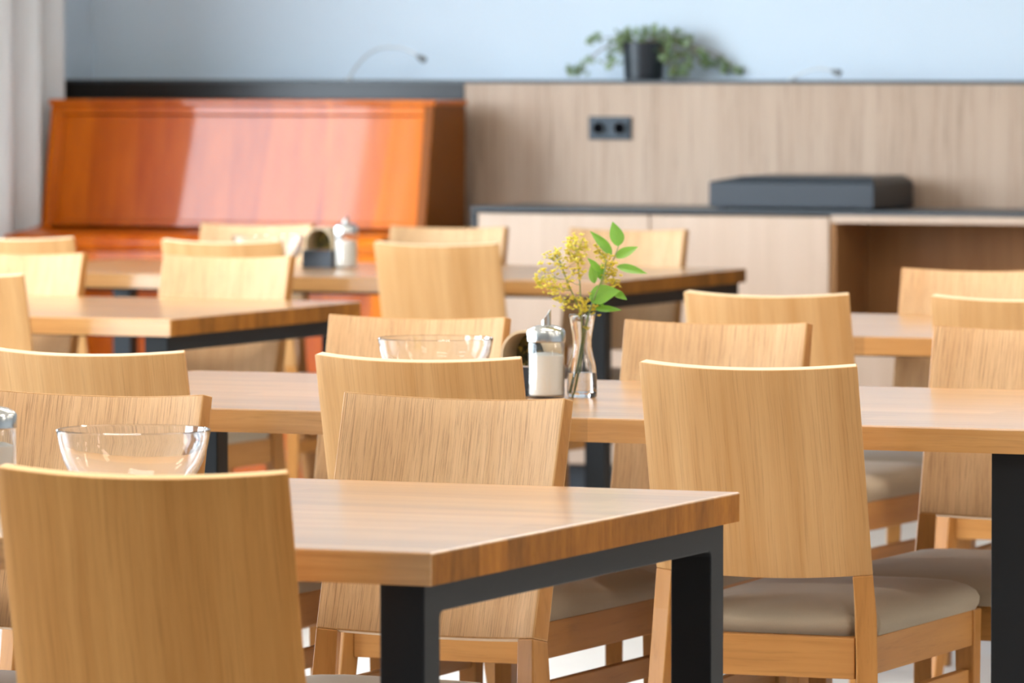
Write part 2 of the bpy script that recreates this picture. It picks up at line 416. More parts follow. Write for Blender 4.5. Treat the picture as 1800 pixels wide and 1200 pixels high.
# ceiling lamps (out of the picture above)
def ceiling_light(x, y, label):
    t = thing('ceiling_light', label, 'lamp', (x, y, ZC), 0, 'long flat ceiling lamps above the tables')
    a, b = 0.62, 0.16
    link('frame', boxes('lamp_frame', [(-a, a, -b, -b + 0.012, -0.045, 0), (-a, a, b - 0.012, b, -0.045, 0), (-a, -a + 0.012, -b + 0.012, b - 0.012, -0.045, 0), (a - 0.012, a, -b + 0.012, b - 0.012, -0.045, 0)], 'window_frame'), t)
    link('diffuser', box('lamp_diffuser', -a + 0.012, a - 0.012, -b + 0.012, b - 0.012, -0.035, -0.005, 'diffuser'), t)
for x, cx in ((-4.0, 'nearest the window wall'), (-1.0, 'second from the windows'), (2.0, 'third from the windows'), (5.0, 'farthest from the windows')):
    for y, cy in ((0.4, 'level with the nearest table'), (3.2, 'level with the vase table'), (6.0, 'level with the left table')):
        ceiling_light(x, y, 'long flat ceiling lamp %s, %s' % (cy, cx))

# ------------------------------------------------------------------ tables
TT, TH, TD = 0.041, 0.75, 1.072
def stave_mesh(length, y0, y1, first, last):
    v, f = boxvf(-length, 0, y0, y1, TH - TT, TH)
    me = bpy.data.meshes.new('stave'); me.from_pydata(v, [], f)
    me.materials.append(M['stave']); me.materials.append(M['stave_end'])
    bm = bmesh.new(); bm.from_mesh(me)
    for fc in bm.faces:
        if abs(fc.normal.x) > 0.9: fc.material_index = 1
    es = []
    for e in bm.edges:
        a, b = e.verts[0].co, e.verts[1].co
        ends = abs(a.x - b.x) < 1e-6 and abs(a.z - b.z) < 1e-6            # short edge along y, at one end
        longf = abs(a.y - b.y) < 1e-6 and abs(a.z - b.z) < 1e-6 and ((first and abs(a.y - y0) < 1e-6) or (last and abs(a.y - y1) < 1e-6))
        vert = abs(a.x - b.x) < 1e-6 and abs(a.y - b.y) < 1e-6 and ((first and abs(a.y - y0) < 1e-6) or (last and abs(a.y - y1) < 1e-6))
        if ((ends or longf) and a.z > TH - 1e-4) or vert: es.append(e)
    bmesh.ops.bevel(bm, geom=es, offset=0.0028, segments=2, affect='EDGES', profile=0.5)
    bm.to_mesh(me); bm.free()
    return me
rs = random.Random(3)
WID = []
y = 0.0
while y < TD - 0.03:
    w = rs.choice((0.05, 0.06, 0.07, 0.08, 0.09)); w = min(w, TD - y)
    if TD - (y + w) < 0.03: w = TD - y
    WID.append((y, y + w)); y += w
TABLE_STAVES = {}
def staves_for(length):
    if length not in TABLE_STAVES:
        TABLE_STAVES[length] = [stave_mesh(length, a, b, i == 0, i == len(WID) - 1) for i, (a, b) in enumerate(WID)]
    return TABLE_STAVES[length]
LW, LD, LH = 0.060, 0.050, 0.038          # leg width, leg depth, beam height
FRAME = {}
def frame_mesh():
    if 'f' in FRAME: return FRAME['f']
    y0, y1, z1 = 0.0235, TD - 0.0120, TH - TT
    r = 0.008
    inner = [(y0 + LD, 0.0), (y0 + LD, z1 - LH - r), (y0 + LD + r * 0.3, z1 - LH - r * 0.3), (y0 + LD + r, z1 - LH), (y1 - LD - r, z1 - LH), (y1 - LD - r * 0.3, z1 - LH - r * 0.3), (y1 - LD, z1 - LH - r), (y1 - LD, 0.0)]
    prof = [(y0, 0.0)] + inner + [(y1, 0.0), (y1, z1), (y0, z1)]
    FRAME['f'] = extrude_x('leg_frame', prof, -LW, 0, 'steel', bevel=0.002)
    return FRAME['f']
def table(right, front, label, length=2.05):
    t = thing('dining_table', label, 'table', (right, front, 0), 0, 'oak dining tables on black steel frames')
    for me in staves_for(length):
        link('stave', me, t)
    link('leg_frame', frame_mesh(), t, (-0.0197, 0, 0))
    link('leg_frame', frame_mesh(), t, (-length + 0.0197 + LW, 0, 0))
    link('centre_rail', box('centre_rail', -length + 0.0797, -0.0797, TD / 2 - 0.03, TD / 2 + 0.03, TH - TT - 0.03, TH - TT, 'steel'), t)
    return t
T1 = table(0.0, 0.0, 'nearest oak table with its right end and black corner leg in the foreground')
T2 = table(-0.034, 2.52, 'long oak table in mid picture carrying the flower vase and sugar shaker')
T5 = table(0.23, 5.39, 'oak table at the right edge behind the flower table')
T4 = table(-3.105, 5.55, 'oak table at the left with its end jutting out, nothing on it')
T3 = table(-3.02, 8.07, 'farthest oak table standing before the orange piano and the cabinet')

# ------------------------------------------------------------------ chairs
CW, SAG = 0.380, 0.035
ZT, ZB, LEAN = 0.855, 0.508, 0.085
TH_TOP, TH_BOT = 0.020, 0.031
THETA = math.atan2(LEAN, ZT - ZB)
LEN = math.hypot(LEAN, ZT - ZB)
RAD = CW * CW / (8 * SAG) + SAG / 2
PHI = math.asin(CW / 2 / RAD)
AX = Vector((0, -math.sin(THETA), math.cos(THETA)))
NRM = Vector((0, -math.cos(THETA), -math.sin(THETA)))
def back_point(phi, h, inset):
    r = RAD - inset
    return Vector((0, LEAN, ZB)) + AX * h + Vector((r * math.sin(phi), 0, 0)) + NRM * (r * math.cos(phi) - RAD * math.cos(PHI))
def backrest_mesh():
    nx, nz = 20, 8
    V, F, MI = [], [], []
    def grid(inset_fn):
        base = len(V)
        for j in range(nz + 1):
            h = LEN * j / nz
            for i in range(nx + 1):
                V.append(back_point(-PHI + 2 * PHI * i / nx, h, inset_fn(j / nz)))
        return base
    a = grid(lambda t: 0.0)
    b = grid(lambda t: TH_BOT + (TH_TOP - TH_BOT) * t)
    w = nx + 1
    for j in range(nz):
        for i in range(nx):
            q = (j * w + i, j * w + i + 1, (j + 1) * w + i + 1, (j + 1) * w + i)
            F.append(tuple(a + k for k in q)); MI.append(0)
            F.append(tuple(b + k for k in q[::-1])); MI.append(1)
    for i in range(nx):
        F.append((a + i, b + i, b + i + 1, a + i + 1)); MI.append(2)
        t = nz * w
        F.append((a + t + i, a + t + i + 1, b + t + i + 1, b + t + i)); MI.append(2)
    for j in range(nz):
        F.append((a + j * w, a + (j + 1) * w, b + (j + 1) * w, b + j * w)); MI.append(3)
        F.append((a + j * w + nx, b + j * w + nx, b + (j + 1) * w + nx, a + (j + 1) * w + nx)); MI.append(3)
    return mesh_from('backrest', V, F, ['veneer_out', 'veneer_in', 'edge', 'oak_z'], smooth=True, midx=MI, bevel=0.0022, seg=2, ang=50)
def rear_leg_mesh(s):
    # stations: height, forward offset of outer face, outward splay, thickness, width
    st = [(0.0, LEAN - 0.060, 0.022, 0.028, 0.028), (0.20, LEAN - 0.022, 0.016, 0.036, 0.033), (0.36, LEAN - 0.004, 0.010, 0.040, 0.035), (0.44, LEAN + 0.002, 0.006, 0.036, 0.035), (ZB, LEAN, 0.0, TH_BOT, 0.034)]
    V, F = [], []
    tang = Vector((math.cos(PHI), math.sin(PHI) * math.cos(THETA), 0)); tang = tang.normalized()
    inn = Vector((-math.sin(PHI), math.cos(PHI), 0))
    for z, y, sp, t, w in st:
        o = Vector((CW / 2 + sp, y, z))
        last = z == ZB
        if last:
            p = [back_point(PHI, 0, 0), back_point(PHI - w / RAD, 0, 0), back_point(PHI - w / RAD, 0, TH_BOT), back_point(PHI, 0, TH_BOT)]
        else:
            p = [o, o - Vector((tang.x, tang.y, 0)) * w, o - Vector((tang.x, tang.y, 0)) * w + inn * t, o + inn * t]
        V += [Vector((q.x * s, q.y, q.z)) for q in p]
    for k in range(len(st) - 1):
        for i in range(4):
            j = (i + 1) % 4
            F.append((k * 4 + i, k * 4 + j, (k + 1) * 4 + j, (k + 1) * 4 + i))
    F.append((3, 2, 1, 0)); e = (len(st) - 1) * 4; F.append((e, e + 1, e + 2, e + 3))
    return mesh_from('rear_leg', V, F, ['oak_z'], bevel=0.002, ang=50)
def hexa(name, p, mat, bevel=0.0015):
    f = [(0, 3, 2, 1), (4, 5, 6, 7), (0, 1, 5, 4), (1, 2, 6, 5), (2, 3, 7, 6), (3, 0, 4, 7)]
    return mesh_from(name, p, f, [mat], bevel=bevel)
SZ0, SZ1 = 0.340, 0.402           # seat rails
SY0, SY1 = 0.110, 0.670           # rear / front of the seat frame
HWR, HWF = 0.186, 0.196           # half widths
def cushion_mesh():
    out = []
    def arc(cx, cy, r, a0, a1, n=5):
        for i in range(n + 1):
            a = math.radians(a0 + (a1 - a0) * i / n); out.append((cx + r * math.cos(a), cy + r * math.sin(a)))
    rf = 0.045
    arc(HWF + 0.002 - rf, SY1 + 0.012 - rf, rf, 0, 90)
    arc(-(HWF + 0.002 - rf), SY1 + 0.012 - rf, rf, 90, 180)
    arc(-(HWR - 0.008), SY0 + 0.034, 0.006, 180, 225, 2)
    arc(-(HWR - 0.055), SY0 + 0.022, 0.015, 200, 270, 3)
    arc(HWR - 0.055, SY0 + 0.022, 0.015, 270, 340, 3)
    arc(HWR - 0.008, SY0 + 0.034, 0.006, 315, 360, 2)
    cx, cy = 0.0, (SY0 + SY1) / 2
    hw, hd = HWF, (SY1 - SY0) / 2
    rings = [(0.004, SZ1 + 0.000), (-0.001, SZ1 + 0.010), (-0.002, SZ1 + 0.022), (0.003, SZ1 + 0.033), (0.014, SZ1 + 0.042), (0.034, SZ1 + 0.050), (0.065, SZ1 + 0.055), (0.105, SZ1 + 0.058), (0.15, SZ1 + 0.060)]
    V, F = [], []
    n = len(out)
    for d, z in rings:
        for x, y in out:
            sx = (hw - d) / hw; sy = (hd - d * 1.1) / hd
            V.append((cx + (x - cx) * sx, cy + (y - cy) * sy, z))
    for k in range(len(rings) - 1):
        for i in range(n):
            j = (i + 1) % n
            F.append((k * n + i, k * n + j, (k + 1) * n + j, (k + 1) * n + i))
    F.append(tuple(range(n))[::-1])
    t = (len(rings) - 1) * n
    V.append((cx, cy, SZ1 + 0.061)); c = len(V) - 1
    for i in range(n): F.append((t + i, t + (i + 1) % n, c))
    return mesh_from('seat_cushion', V, F, ['fabric'], smooth=True)
def side_rail_mesh(s, z0, z1, t=0.020, inset=0.004):
    xr, xf = HWR - inset, HWF - inset
    y0, y1 = SY0 + 0.012, SY1 - 0.040
    p = [(xr - t, y0, z0), (xr, y0, z0), (xf, y1, z0), (xf - t, y1, z0), (xr - t, y0, z1), (xr, y0, z1), (xf, y1, z1), (xf - t, y1, z1)]
    return hexa('side_rail', [(x * s, y, z) for x, y, z in p], 'oak_y')
def front_leg_mesh(s):
    x1, y1, w, d = HWF, SY1, 0.036, 0.042
    b = 0.010
    p = [(x1 - w + 0.004, y1 - d + b, 0), (x1 - 0.004, y1 - d + b, 0), (x1 - 0.004, y1 - 0.004, 0), (x1 - w + 0.004, y1 - 0.004, 0),
         (x1 - w, y1 - d, SZ1), (x1, y1 - d, SZ1), (x1, y1, SZ1), (x1 - w, y1, SZ1)]
    return hexa('front_leg', [(x * s, y, z) for x, y, z in p], 'oak_z', 0.002)
CH = [('backrest', backrest_mesh()),
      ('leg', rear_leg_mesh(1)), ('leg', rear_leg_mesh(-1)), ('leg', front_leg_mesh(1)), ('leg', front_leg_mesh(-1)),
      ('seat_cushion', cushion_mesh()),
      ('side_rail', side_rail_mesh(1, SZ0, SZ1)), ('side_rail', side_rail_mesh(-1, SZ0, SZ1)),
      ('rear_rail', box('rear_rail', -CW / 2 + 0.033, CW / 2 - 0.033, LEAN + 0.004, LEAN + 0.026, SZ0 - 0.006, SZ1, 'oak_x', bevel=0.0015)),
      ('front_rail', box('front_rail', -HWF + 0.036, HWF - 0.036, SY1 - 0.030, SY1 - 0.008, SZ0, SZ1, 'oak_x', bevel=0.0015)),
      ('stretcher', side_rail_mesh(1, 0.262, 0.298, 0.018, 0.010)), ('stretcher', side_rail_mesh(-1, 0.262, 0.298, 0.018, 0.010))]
def chair(x, y, facing_us, rot, label, group, stain=(1, 1, 1)):
    t = thing('dining_chair', label, 'chair', (x, y + (0.018 if facing_us else 0), 0), (PI if facing_us else 0) + math.radians(rot), group)
    for n, me in CH:
        o = link(n, me, t)
        if n != 'seat_cushion': o.color = rgba(stain)
    return t
G1, G2, G3, G4, G5 = ('chairs at the nearest table', 'chairs at the flower vase table', 'chairs at the farthest table', 'chairs at the left table', 'chairs at the right edge table')
# nearest table
chair(-0.303, -0.185, 0, 6.0, 'large oak chair back in the bottom left corner, closest to the viewer', G1, (1.18, 0.98, 0.66))
chair(-0.550, 1.335, 1, -4.0, 'oak chair with coarse grained backrest behind the nearest table, below the sugar shaker', G1)
chair(-1.078, 1.200, 1, 0.0, 'oak chair with coarse grained backrest directly behind the glass bowl at lower left', G1)
# vase table
chair(-0.477, 2.370, 0, 1.1, 'oak chair seen from behind with its taupe seat in view, right of near table corner', G2)
chair(-1.071, 2.377, 0, 0.3, 'oak chair seen from behind in the centre, in front of the glass bowl', G2)
chair(-1.676, 2.333, 0, 1.5, 'oak chair with back turned at the left edge, just above the coarse grained backrest', G2)
chair(-1.667, 3.719, 1, 2.5, 'oak chair facing the viewer across the table, directly behind the central glass bowl', G2)
chair(-1.054, 3.736, 1, 1.5, 'oak chair facing the viewer to the right of the flower vase', G2)
chair(-0.432, 3.730, 1, 0.0, 'oak chair facing the viewer at the right edge, half hidden by the black table leg', G2)
# right edge table
chair(-1.443, 5.058, 0, -0.6, 'oak chair with its back turned, right of the vase, before the open cabinet niche', G5)
chair(-0.886, 5.072, 0, 2.0, 'oak chair with its back turned, cut by the right edge, second row behind', G5)
chair(-1.457, 6.525, 1, 1.0, 'farthest oak chair at the right edge, facing the viewer in front of the niche', G5)
# left table
chair(-3.576, 5.350, 0, 0.0, 'oak chair with its back turned, cut off at the left edge before the left table', G4)
chair(-3.518, 6.705, 1, -2.0, 'brightly lit oak chair facing the viewer behind the bare end of the left table', G4)
chair(-4.103, 6.690, 1, 0.0, 'brightly lit oak chair facing the viewer, cut off at the picture\'s left edge', G4)
# farthest table
chair(-4.750, 7.875, 0, 0.0, 'pale oak chair with back turned at the left edge, below the piano keyboard lid', G3)
chair(-4.078, 7.828, 0, -2.5, 'oak chair with back turned, mostly hidden behind the brightly lit chair', G3)
chair(-3.450, 7.875, 0, -2.0, 'oak chair with back turned just right of the far sugar shaker', G3)
chair(-4.650, 9.252, 1, 2.0, 'far oak chair facing the viewer in front of the glossy middle of the piano', G3)
chair(-4.020, 9.259, 1, 3.5, 'far oak chair facing the viewer at the right end of the piano', G3)
chair(-3.429, 9.232, 1, -0.3, 'far oak chair facing the viewer in front of the pale cabinet door, behind the flowers', G3)

# ------------------------------------------------------------------ upright piano
def piano():
    u0, u1, vb = -5.895, -4.520, 10.555
    t = thing('upright_piano', 'polished orange wood upright piano with its lid closed by the panelled wall', 'piano', ((u0 + u1) / 2, 10.30, 0))
    hw = (u1 - u0) / 2
    Y = lambda v: v - 10.30
    side = [(Y(vb), 0.0), (Y(vb), 1.208), (Y(10.300), 1.208), (Y(10.228), 0.815), (Y(9.965), 0.790), (Y(9.945), 0.760), (Y(9.955), 0.720), (Y(10.20), 0.690), (Y(10.215), 0.0)]
    for s in (-1, 1):
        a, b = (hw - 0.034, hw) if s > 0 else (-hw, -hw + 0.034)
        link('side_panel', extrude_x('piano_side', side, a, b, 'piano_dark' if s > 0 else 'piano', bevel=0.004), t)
    link('top_lid', box('piano_top', -hw - 0.006, hw + 0.006, Y(10.290), Y(vb), 1.208, 1.226, 'piano', bevel=0.004), t)
    # leaning upper panel inside a frame
    def lean_slab(name, x0, x1, h0, h1, d0, d1):
        A, B = Vector((0, Y(10.228), 0.815)), Vector((0, Y(10.300), 1.208))
        ax = (B - A).normalized(); nr = Vector((0, ax.z, -ax.y))
        P = []
        for h in (h0, h1):
            for x, d in ((x0, d0), (x1, d0), (x1, d1), (x0, d1)):
                q = A + ax * h + nr * d; P.append((x, q.y, q.z))
        return hexa(name, P, 'piano', 0.002)
    Lh = math.hypot(0.072, 0.393)
    link('upper_panel', lean_slab('piano_upper_panel', -hw + 0.050, hw - 0.050, 0.020, Lh - 0.032, 0.012, 0.035), t)
    link('frame_rail', lean_slab('piano_frame_rail', -hw + 0.034, hw - 0.034, Lh - 0.030, Lh - 0.001, 0.002, 0.035), t)
    link('frame_rail', lean_slab('piano_frame_rail', -hw + 0.034, hw - 0.034, 0.002, 0.018, 0.002, 0.035), t)
    for s in (-1, 1):
        a, b = (hw - 0.049, hw - 0.034) if s > 0 else (-hw + 0.034, -hw + 0.049)
        link('frame_stile', lean_slab('piano_frame_stile', a, b, 0.019, Lh - 0.031, 0.006, 0.035), t)
    lid = [(Y(10.245), 0.808), (Y(10.00), 0.800), (Y(9.965), 0.790), (Y(9.952), 0.770), (Y(9.960), 0.745), (Y(9.975), 0.745), (Y(9.990), 0.772), (Y(10.02), 0.784), (Y(10.245), 0.790)]
    link('key_lid', extrude_x('piano_key_lid', lid, -hw + 0.034, hw - 0.034, 'piano', bevel=0.002), t)
    link('key_bed', box('piano_key_bed', -hw + 0.034, hw - 0.034, Y(9.958), Y(10.245), 0.690, 0.742, 'piano', bevel=0.003), t)
    link('lower_panel', box('piano_lower_panel', -hw + 0.034, hw - 0.034, Y(10.225), Y(10.25), 0.09, 0.688, 'piano', bevel=0.003), t)
    link('plinth', box('piano_plinth', -hw + 0.034, hw - 0.034, Y(10.218), Y(10.25), 0.0, 0.088, 'piano', bevel=0.003), t)
    link('back_panel', box('piano_back', -hw + 0.034, hw - 0.034, Y(10.53), Y(vb), 0.0, 1.207, 'piano_dark'), t)
    for s in (-1, 1):
        x = s * (hw - 0.045)
        link('leg', box('piano_leg', x - 0.035, x + 0.035, Y(9.985), Y(10.055), 0.0, 0.690, 'piano', bevel=0.006), t)
piano()

# ------------------------------------------------------------------ cabinets along the panelled wall
CF = 10.20
cab = thing('wall_cabinet', 'pale veneered cabinet with two doors next to the piano', 'cabinet', (-3.74, CF, 0))
link('body', boxes('cabinet_body', [(-0.592, -0.574, 0.021, 0.44, 0.08, 0.872), (0.575, 0.595, 0.021, 0.44, 0.08, 0.872), (-0.574, 0.575, 0.42, 0.44, 0.08, 0.872), (-0.574, 0.575, 0.021, 0.42, 0.08, 0.10)], 'niche'), cab)
link('plinth', box('cabinet_plinth', -0.59, 0.593, 0.05, 0.44, 0, 0.079, 'charcoal'), cab)
link('door', box('cabinet_door', -0.584, -0.0025, 0.0, 0.019, 0.085, 0.870, 'door', bevel=0.0012), cab)
link('door', box('cabinet_door', 0.0025, 0.594, 0.0, 0.019, 0.085, 0.870, 'door', bevel=0.0012), cab)
link('dark_end_panel', box('cabinet_end', -0.606, -0.593, -0.002, 0.44, 0, 0.874, 'dark_top', bevel=0.001), cab)
nic = thing('open_desk_niche', 'open brown niche beneath the dark worktop, right of the pale cabinet doors', 'shelf unit', (-3.14, CF, 0))
link('back_panel', box('niche_back', 0.0, 2.4, 0.29, 0.31, 0, 0.852, 'niche'), nic)
link('side_panel', box('niche_side', 0.0, 0.018, 0.0, 0.289, 0, 0.852, 'niche'), nic)
link('side_panel', box('niche_side', 2.382, 2.4, 0.0, 0.289, 0, 0.852, 'niche'), nic)
link('top_rail', box('niche_rail', 0.0, 2.4, 0.0, 0.43, 0.853, 0.877, 'door', bevel=0.001), nic)
link('low_drawer', box('niche_drawer', 0.05, 1.2, 0.02, 0.285, 0.02, 0.52, 'door', bevel=0.002), nic)
wt = link('worktop', box('worktop', -4.348, -0.74, CF - 0.006, VP - 0.002, 0.8775, 0.8915, 'dark_top', bevel=0.0015))
tag(wt, 'thin dark worktop running over the pale cabinet and the open niche', 'worktop')

# flat black box on the worktop
def black_box():
    x0, x1, y0, y1 = -3.563, -3.018, 10.255, 10.63
    t = thing('flat_black_box', 'flat black case with a low raised top lying on the dark worktop', 'box', ((x0 + x1) / 2, (y0 + y1) / 2, 0.892))
    hx, hy = (x1 - x0) / 2, (y1 - y0) / 2
    link('body', box('box_body', -hx, hx, -hy, hy, 0.004, 0.083, 'black_plastic', bevel=0.003), t)
    p = [(-hx + 0.002, -hy + 0.002, 0.0835), (hx - 0.002, -hy + 0.002, 0.0835), (hx - 0.002, hy - 0.002, 0.0835), (-hx + 0.002, hy - 0.002, 0.0835),
         (-hx + 0.10, -hy + 0.03, 0.101), (hx - 0.015, -hy + 0.03, 0.101), (hx - 0.015, hy - 0.05, 0.103), (-hx + 0.10, hy - 0.05, 0.103)]
    link('lid', hexa('box_lid', p, 'black_plastic', 0.002), t)
    for sx in (-1, 1):
        for sy in (-1, 1):
            link('foot', box('box_foot', sx * (hx - 0.03) - 0.012, sx * (hx - 0.03) + 0.012, sy * (hy - 0.03) - 0.012, sy * (hy - 0.03) + 0.012, 0, 0.004, 'charcoal'), t)
black_box()

# double wall socket
def socket():
    t = thing('wall_socket', 'dark double power socket on the wood panelling below the ivy', 'socket', (-4.053, VP, 1.136))
    link('frame', box('socket_frame', -0.0735, 0.0735, -0.009, 0, -0.037, 0.037, 'socket', bevel=0.003), t)
    for s in (-1, 1):
        ring = lathe('socket_cup', [(0.0, 0.0), (0.019, 0.0), (0.019, 0.0055), (0.0215, 0.0055), (0.0215, 0.0), ], 'charcoal', n=28)
        o = link('insert', box('socket_insert', -0.0265, 0.0265, -0.012, -0.0092, -0.0265, 0.0265, 'socket', bevel=0.001), t, (s * 0.0365, 0, 0))
        link('cup', ring, o, (0, -0.0121, 0), (PI / 2, 0, 0))
        dk = lathe('socket_shade_disc', [(0, 0.0), (0.0185, 0.0), (0.0185, 0.0012), (0, 0.0012)], 'cup_shade', n=28)  # flat dark disc, painted shade instead of a sunken cup
        link('shade_disc', dk, o, (0, -0.0122, 0), (PI / 2, 0, 0))
socket()

# gooseneck lamps on the capping shelf
def goose(x, pts, label):
    y = VP + 0.06
    t = thing('gooseneck_lamp', label, 'lamp', (x, y, 1.290), 0, 'thin gooseneck lamps on the shelf')
    link('base', lathe('lamp_base', [(0, 0), (0.014, 0), (0.014, 0.006), (0.006, 0.008), (0, 0.008)], 'lamp_metal', n=20), t)
    link('arm', tubes('lamp_arm', [(pts, 0.0042)], 'lamp_metal', 10), t)
    e = Vector(pts[-1]); d = (e - Vector(pts[-3])).normalized()
    link('head', tubes('lamp_head', [([e - d * 0.002, e + d * 0.012, e + d * 0.030], [0.0055, 0.0095, 0.011])], 'lamp_head', 14), t)
goose(-5.005, bez((0, 0, 0.006), (0.07, -0.01, 0.115), (0.165, -0.02, 0.107), 8) + bez((0.165, -0.02, 0.107), (0.225, -0.03, 0.105), (0.262, -0.035, 0.078), 6)[1:], 'thin grey gooseneck lamp arching up from the shelf above the piano')
goose(-3.455, bez((0, 0, 0.006), (0.05, -0.01, 0.032), (0.085, -0.015, 0.036), 7) + bez((0.085, -0.015, 0.036), (0.12, -0.02, 0.040), (0.145, -0.025, 0.030), 5)[1:], 'low bent gooseneck lamp on the shelf to the right of the ivy')

# ------------------------------------------------------------------ potted ivy
def ivy():
    base = Vector((-3.989, VP + 0.125, 1.290))
    t = thing('potted_ivy', 'trailing ivy in a black cylindrical pot on the shelf', 'plant', base)
    link('pot', lathe('ivy_pot', [(0, 0), (0.058, 0), (0.062, 0.004), (0.068, 0.118), (0.068, 0.122), (0.062, 0.122), (0.061, 0.105), (0, 0.105)], 'black_plastic', n=40), t)
    link('soil', lathe('ivy_soil', [(0, 0.106), (0.060, 0.106), (0.05, 0.112), (0, 0.116)], 'soil', n=24), t)
    # lobed leaf
    ang = [(-150, .42), (-115, .75), (-85, .55), (-55, .95), (-28, .62), (0, 1.25), (28, .62), (55, .95), (85, .55), (115, .75), (150, .42)]
    V = [(0, 0, 0)] + [(math.sin(math.radians(a)) * r, math.cos(math.radians(a)) * r + 0.25, -0.18 * abs(math.sin(math.radians(a))) * r) for a, r in ang]
    F = [(0, i, i + 1) for i in range(1, len(ang))]
    lm = mesh_from('ivy_leaf', V, F, ['ivy'])
    rnd = random.Random(11)
    def P(px, py, d=0.0):      # offsets measured in the photograph at the pot's distance: metres right / up / deeper
        return RIGHT * ((px - 1132) / 549.0) + UP * ((138 - py) / 549.0) + AWAY * d
    stems, leaves = [], []
    targets = [(1010, 128, -.02), (1036, 70, .02), (1062, 82, .03), (1062, 108, -.04), (1075, 118, -.05), (1085, 62, -.03), (1105, 52, .0), (1132, 45, .03), (1150, 50, -.03), (1172, 55, .02), (1195, 62, -.02),
               (1205, 75, .03), (1218, 68, -.02), (1200, 95, -.05), (1212, 118, -.06), (1242, 104, -.03), (1282, 118, .02), (1312, 122, .03), (1190, 132, -.06), (1165, 60, -.06), (1120, 58, -.06), (1180, 85, .05), (1090, 90, .05), (1185, 102, -.05), (1225, 88, -.03), (1238, 112, -.02), (1176, 112, -.07), (1152, 56, .05), (1066, 96, -.02), (1078, 74, .0), (1205, 80, -.04), (1020, 124, .03), (1300, 128, -.01), (1272, 124, -.02)]
    for px, py, d in targets:
        tip = P(px, py, d); tip.z = max(tip.z, 0.012)
        h = 0.12 + rnd.uniform(0, 0.02)
        start = Vector((rnd.uniform(-.03, .03), rnd.uniform(-.03, .03), 0.112))
        midp = start * 0.5 + tip * 0.5; midp.z = max(start.z, tip.z) + 0.035
        if tip.z < 0.06: midp = Vector((tip.x * 0.45, tip.y * 0.45, 0.17))
        if py < 60: midp = Vector((tip.x * .7, tip.y * .7, tip.z))
        pts = bez(start, midp, tip, 8)
        for q in pts: q.z = max(q.z, 0.008)
        stems.append((pts, 0.0013))
        far = (tip - start).length > 0.16
        n = 6 if not far else 7
        for k in range(n):
            if far: f = 1.0 if k < 5 else 0.88
            else: f = rnd.uniform(0.45, 1.0)
            q = pts[min(8, int(round(f * 8)))] + Vector((rnd.gauss(0, .009), rnd.gauss(0, .009), rnd.gauss(0, .009)))
            q.z = max(q.z, 0.016)
            leaves.append(q)
        if py > 100:
            for k in range(4): leaves.append(tip + Vector((rnd.gauss(0, .012), rnd.gauss(0, .012), abs(rnd.gauss(0, .012)))))
    link('stems', tubes('ivy_stems', stems, 'brown_stem', 5), t)
    for q in leaves:
        o = link('leaf', lm, t, q, (rnd.uniform(0.4, 1.9), rnd.uniform(-.6, .6), rnd.uniform(-1.3, 1.3) + YAW))
        s = rnd.uniform(0.012, 0.0195); o.scale = (s, s, s)
ivy()

# ------------------------------------------------------------------ curtain at the left window wall
def curtain():
    v0, v1 = 9.20, 10.60
    t = thing('curtain', 'light grey pleated curtain hanging at the left edge beside the piano', 'curtain', (UL + 0.075, (v0 + v1) / 2, 0))
    n = 260
    V, F = [], []
    for z in (0.02, 1.0, 2.0, 2.90):
        for i in range(n + 1):
            f = i / n
            y = (v0 + (v1 - v0) * f) - (v0 + v1) / 2
            ph = 2 * PI * (f * (v1 - v0) / 0.20) + 0.5 * math.sin(f * 17)
            x = 0.056 * math.sin(ph) * (1 - 0.15 * math.sin(f * 31)) + 0.006 * math.sin(3 * ph + z)
            V.append((x + 0.004 * math.sin(z * 2 + f * 9), y + 0.012 * math.cos(ph), z))
    w = n + 1
    for k in range(3):
        for i in range(n):
            F.append((k * w + i, k * w + i + 1, (k + 1) * w + i + 1, (k + 1) * w + i))
    me = mesh_from('curtain_cloth', V, F, ['curtain'], smooth=True)
    o = link('cloth', me, t)
    s = o.modifiers.new('thickness', 'SOLIDIFY'); s.thickness = 0.002
    link('rail', box('curtain_rail', -0.015, 0.015, -0.69, 0.69, 2.90, 2.925, 'window_frame'), t)
curtain()

# ------------------------------------------------------------------ tableware
def bowl(x, y, label):
    prof_o = [(0.0, 0.0), (0.036, 0.0), (0.052, 0.004), (0.068, 0.013), (0.081, 0.025), (0.0905, 0.039), (0.0970, 0.053), (0.1015, 0.068), (0.1042, 0.083), (0.1060, 0.0915), (0.1060, 0.0935), (0.1050, 0.0945)]
    prof_i = [(0.1036, 0.0938), (0.1018, 0.083), (0.0989, 0.069), (0.0940, 0.0545), (0.0870, 0.041), (0.0770, 0.0275), (0.0645, 0.0165), (0.050, 0.009), (0.034, 0.006), (0.0, 0.006)]
    if 'b' not in FRAME: FRAME['b'] = lathe('glass_bowl', prof_o + prof_i, 'glass', n=72)
    o = link('glass_bowl', FRAME['b'], None, (x, y, TH + 0.0004))
    return tag(o, label, 'bowl', 'clear glass bowls on the tables')
bowl(-0.732, 0.647, 'clear glass bowl in the lower left, behind the nearest chair back')
bowl(-1.391, 3.183, 'clear glass bowl in the centre peeking over a chair back beside the sugar shaker')
bowl(-4.300, 8.600, 'small blurred glass bowl on the farthest table before the piano')

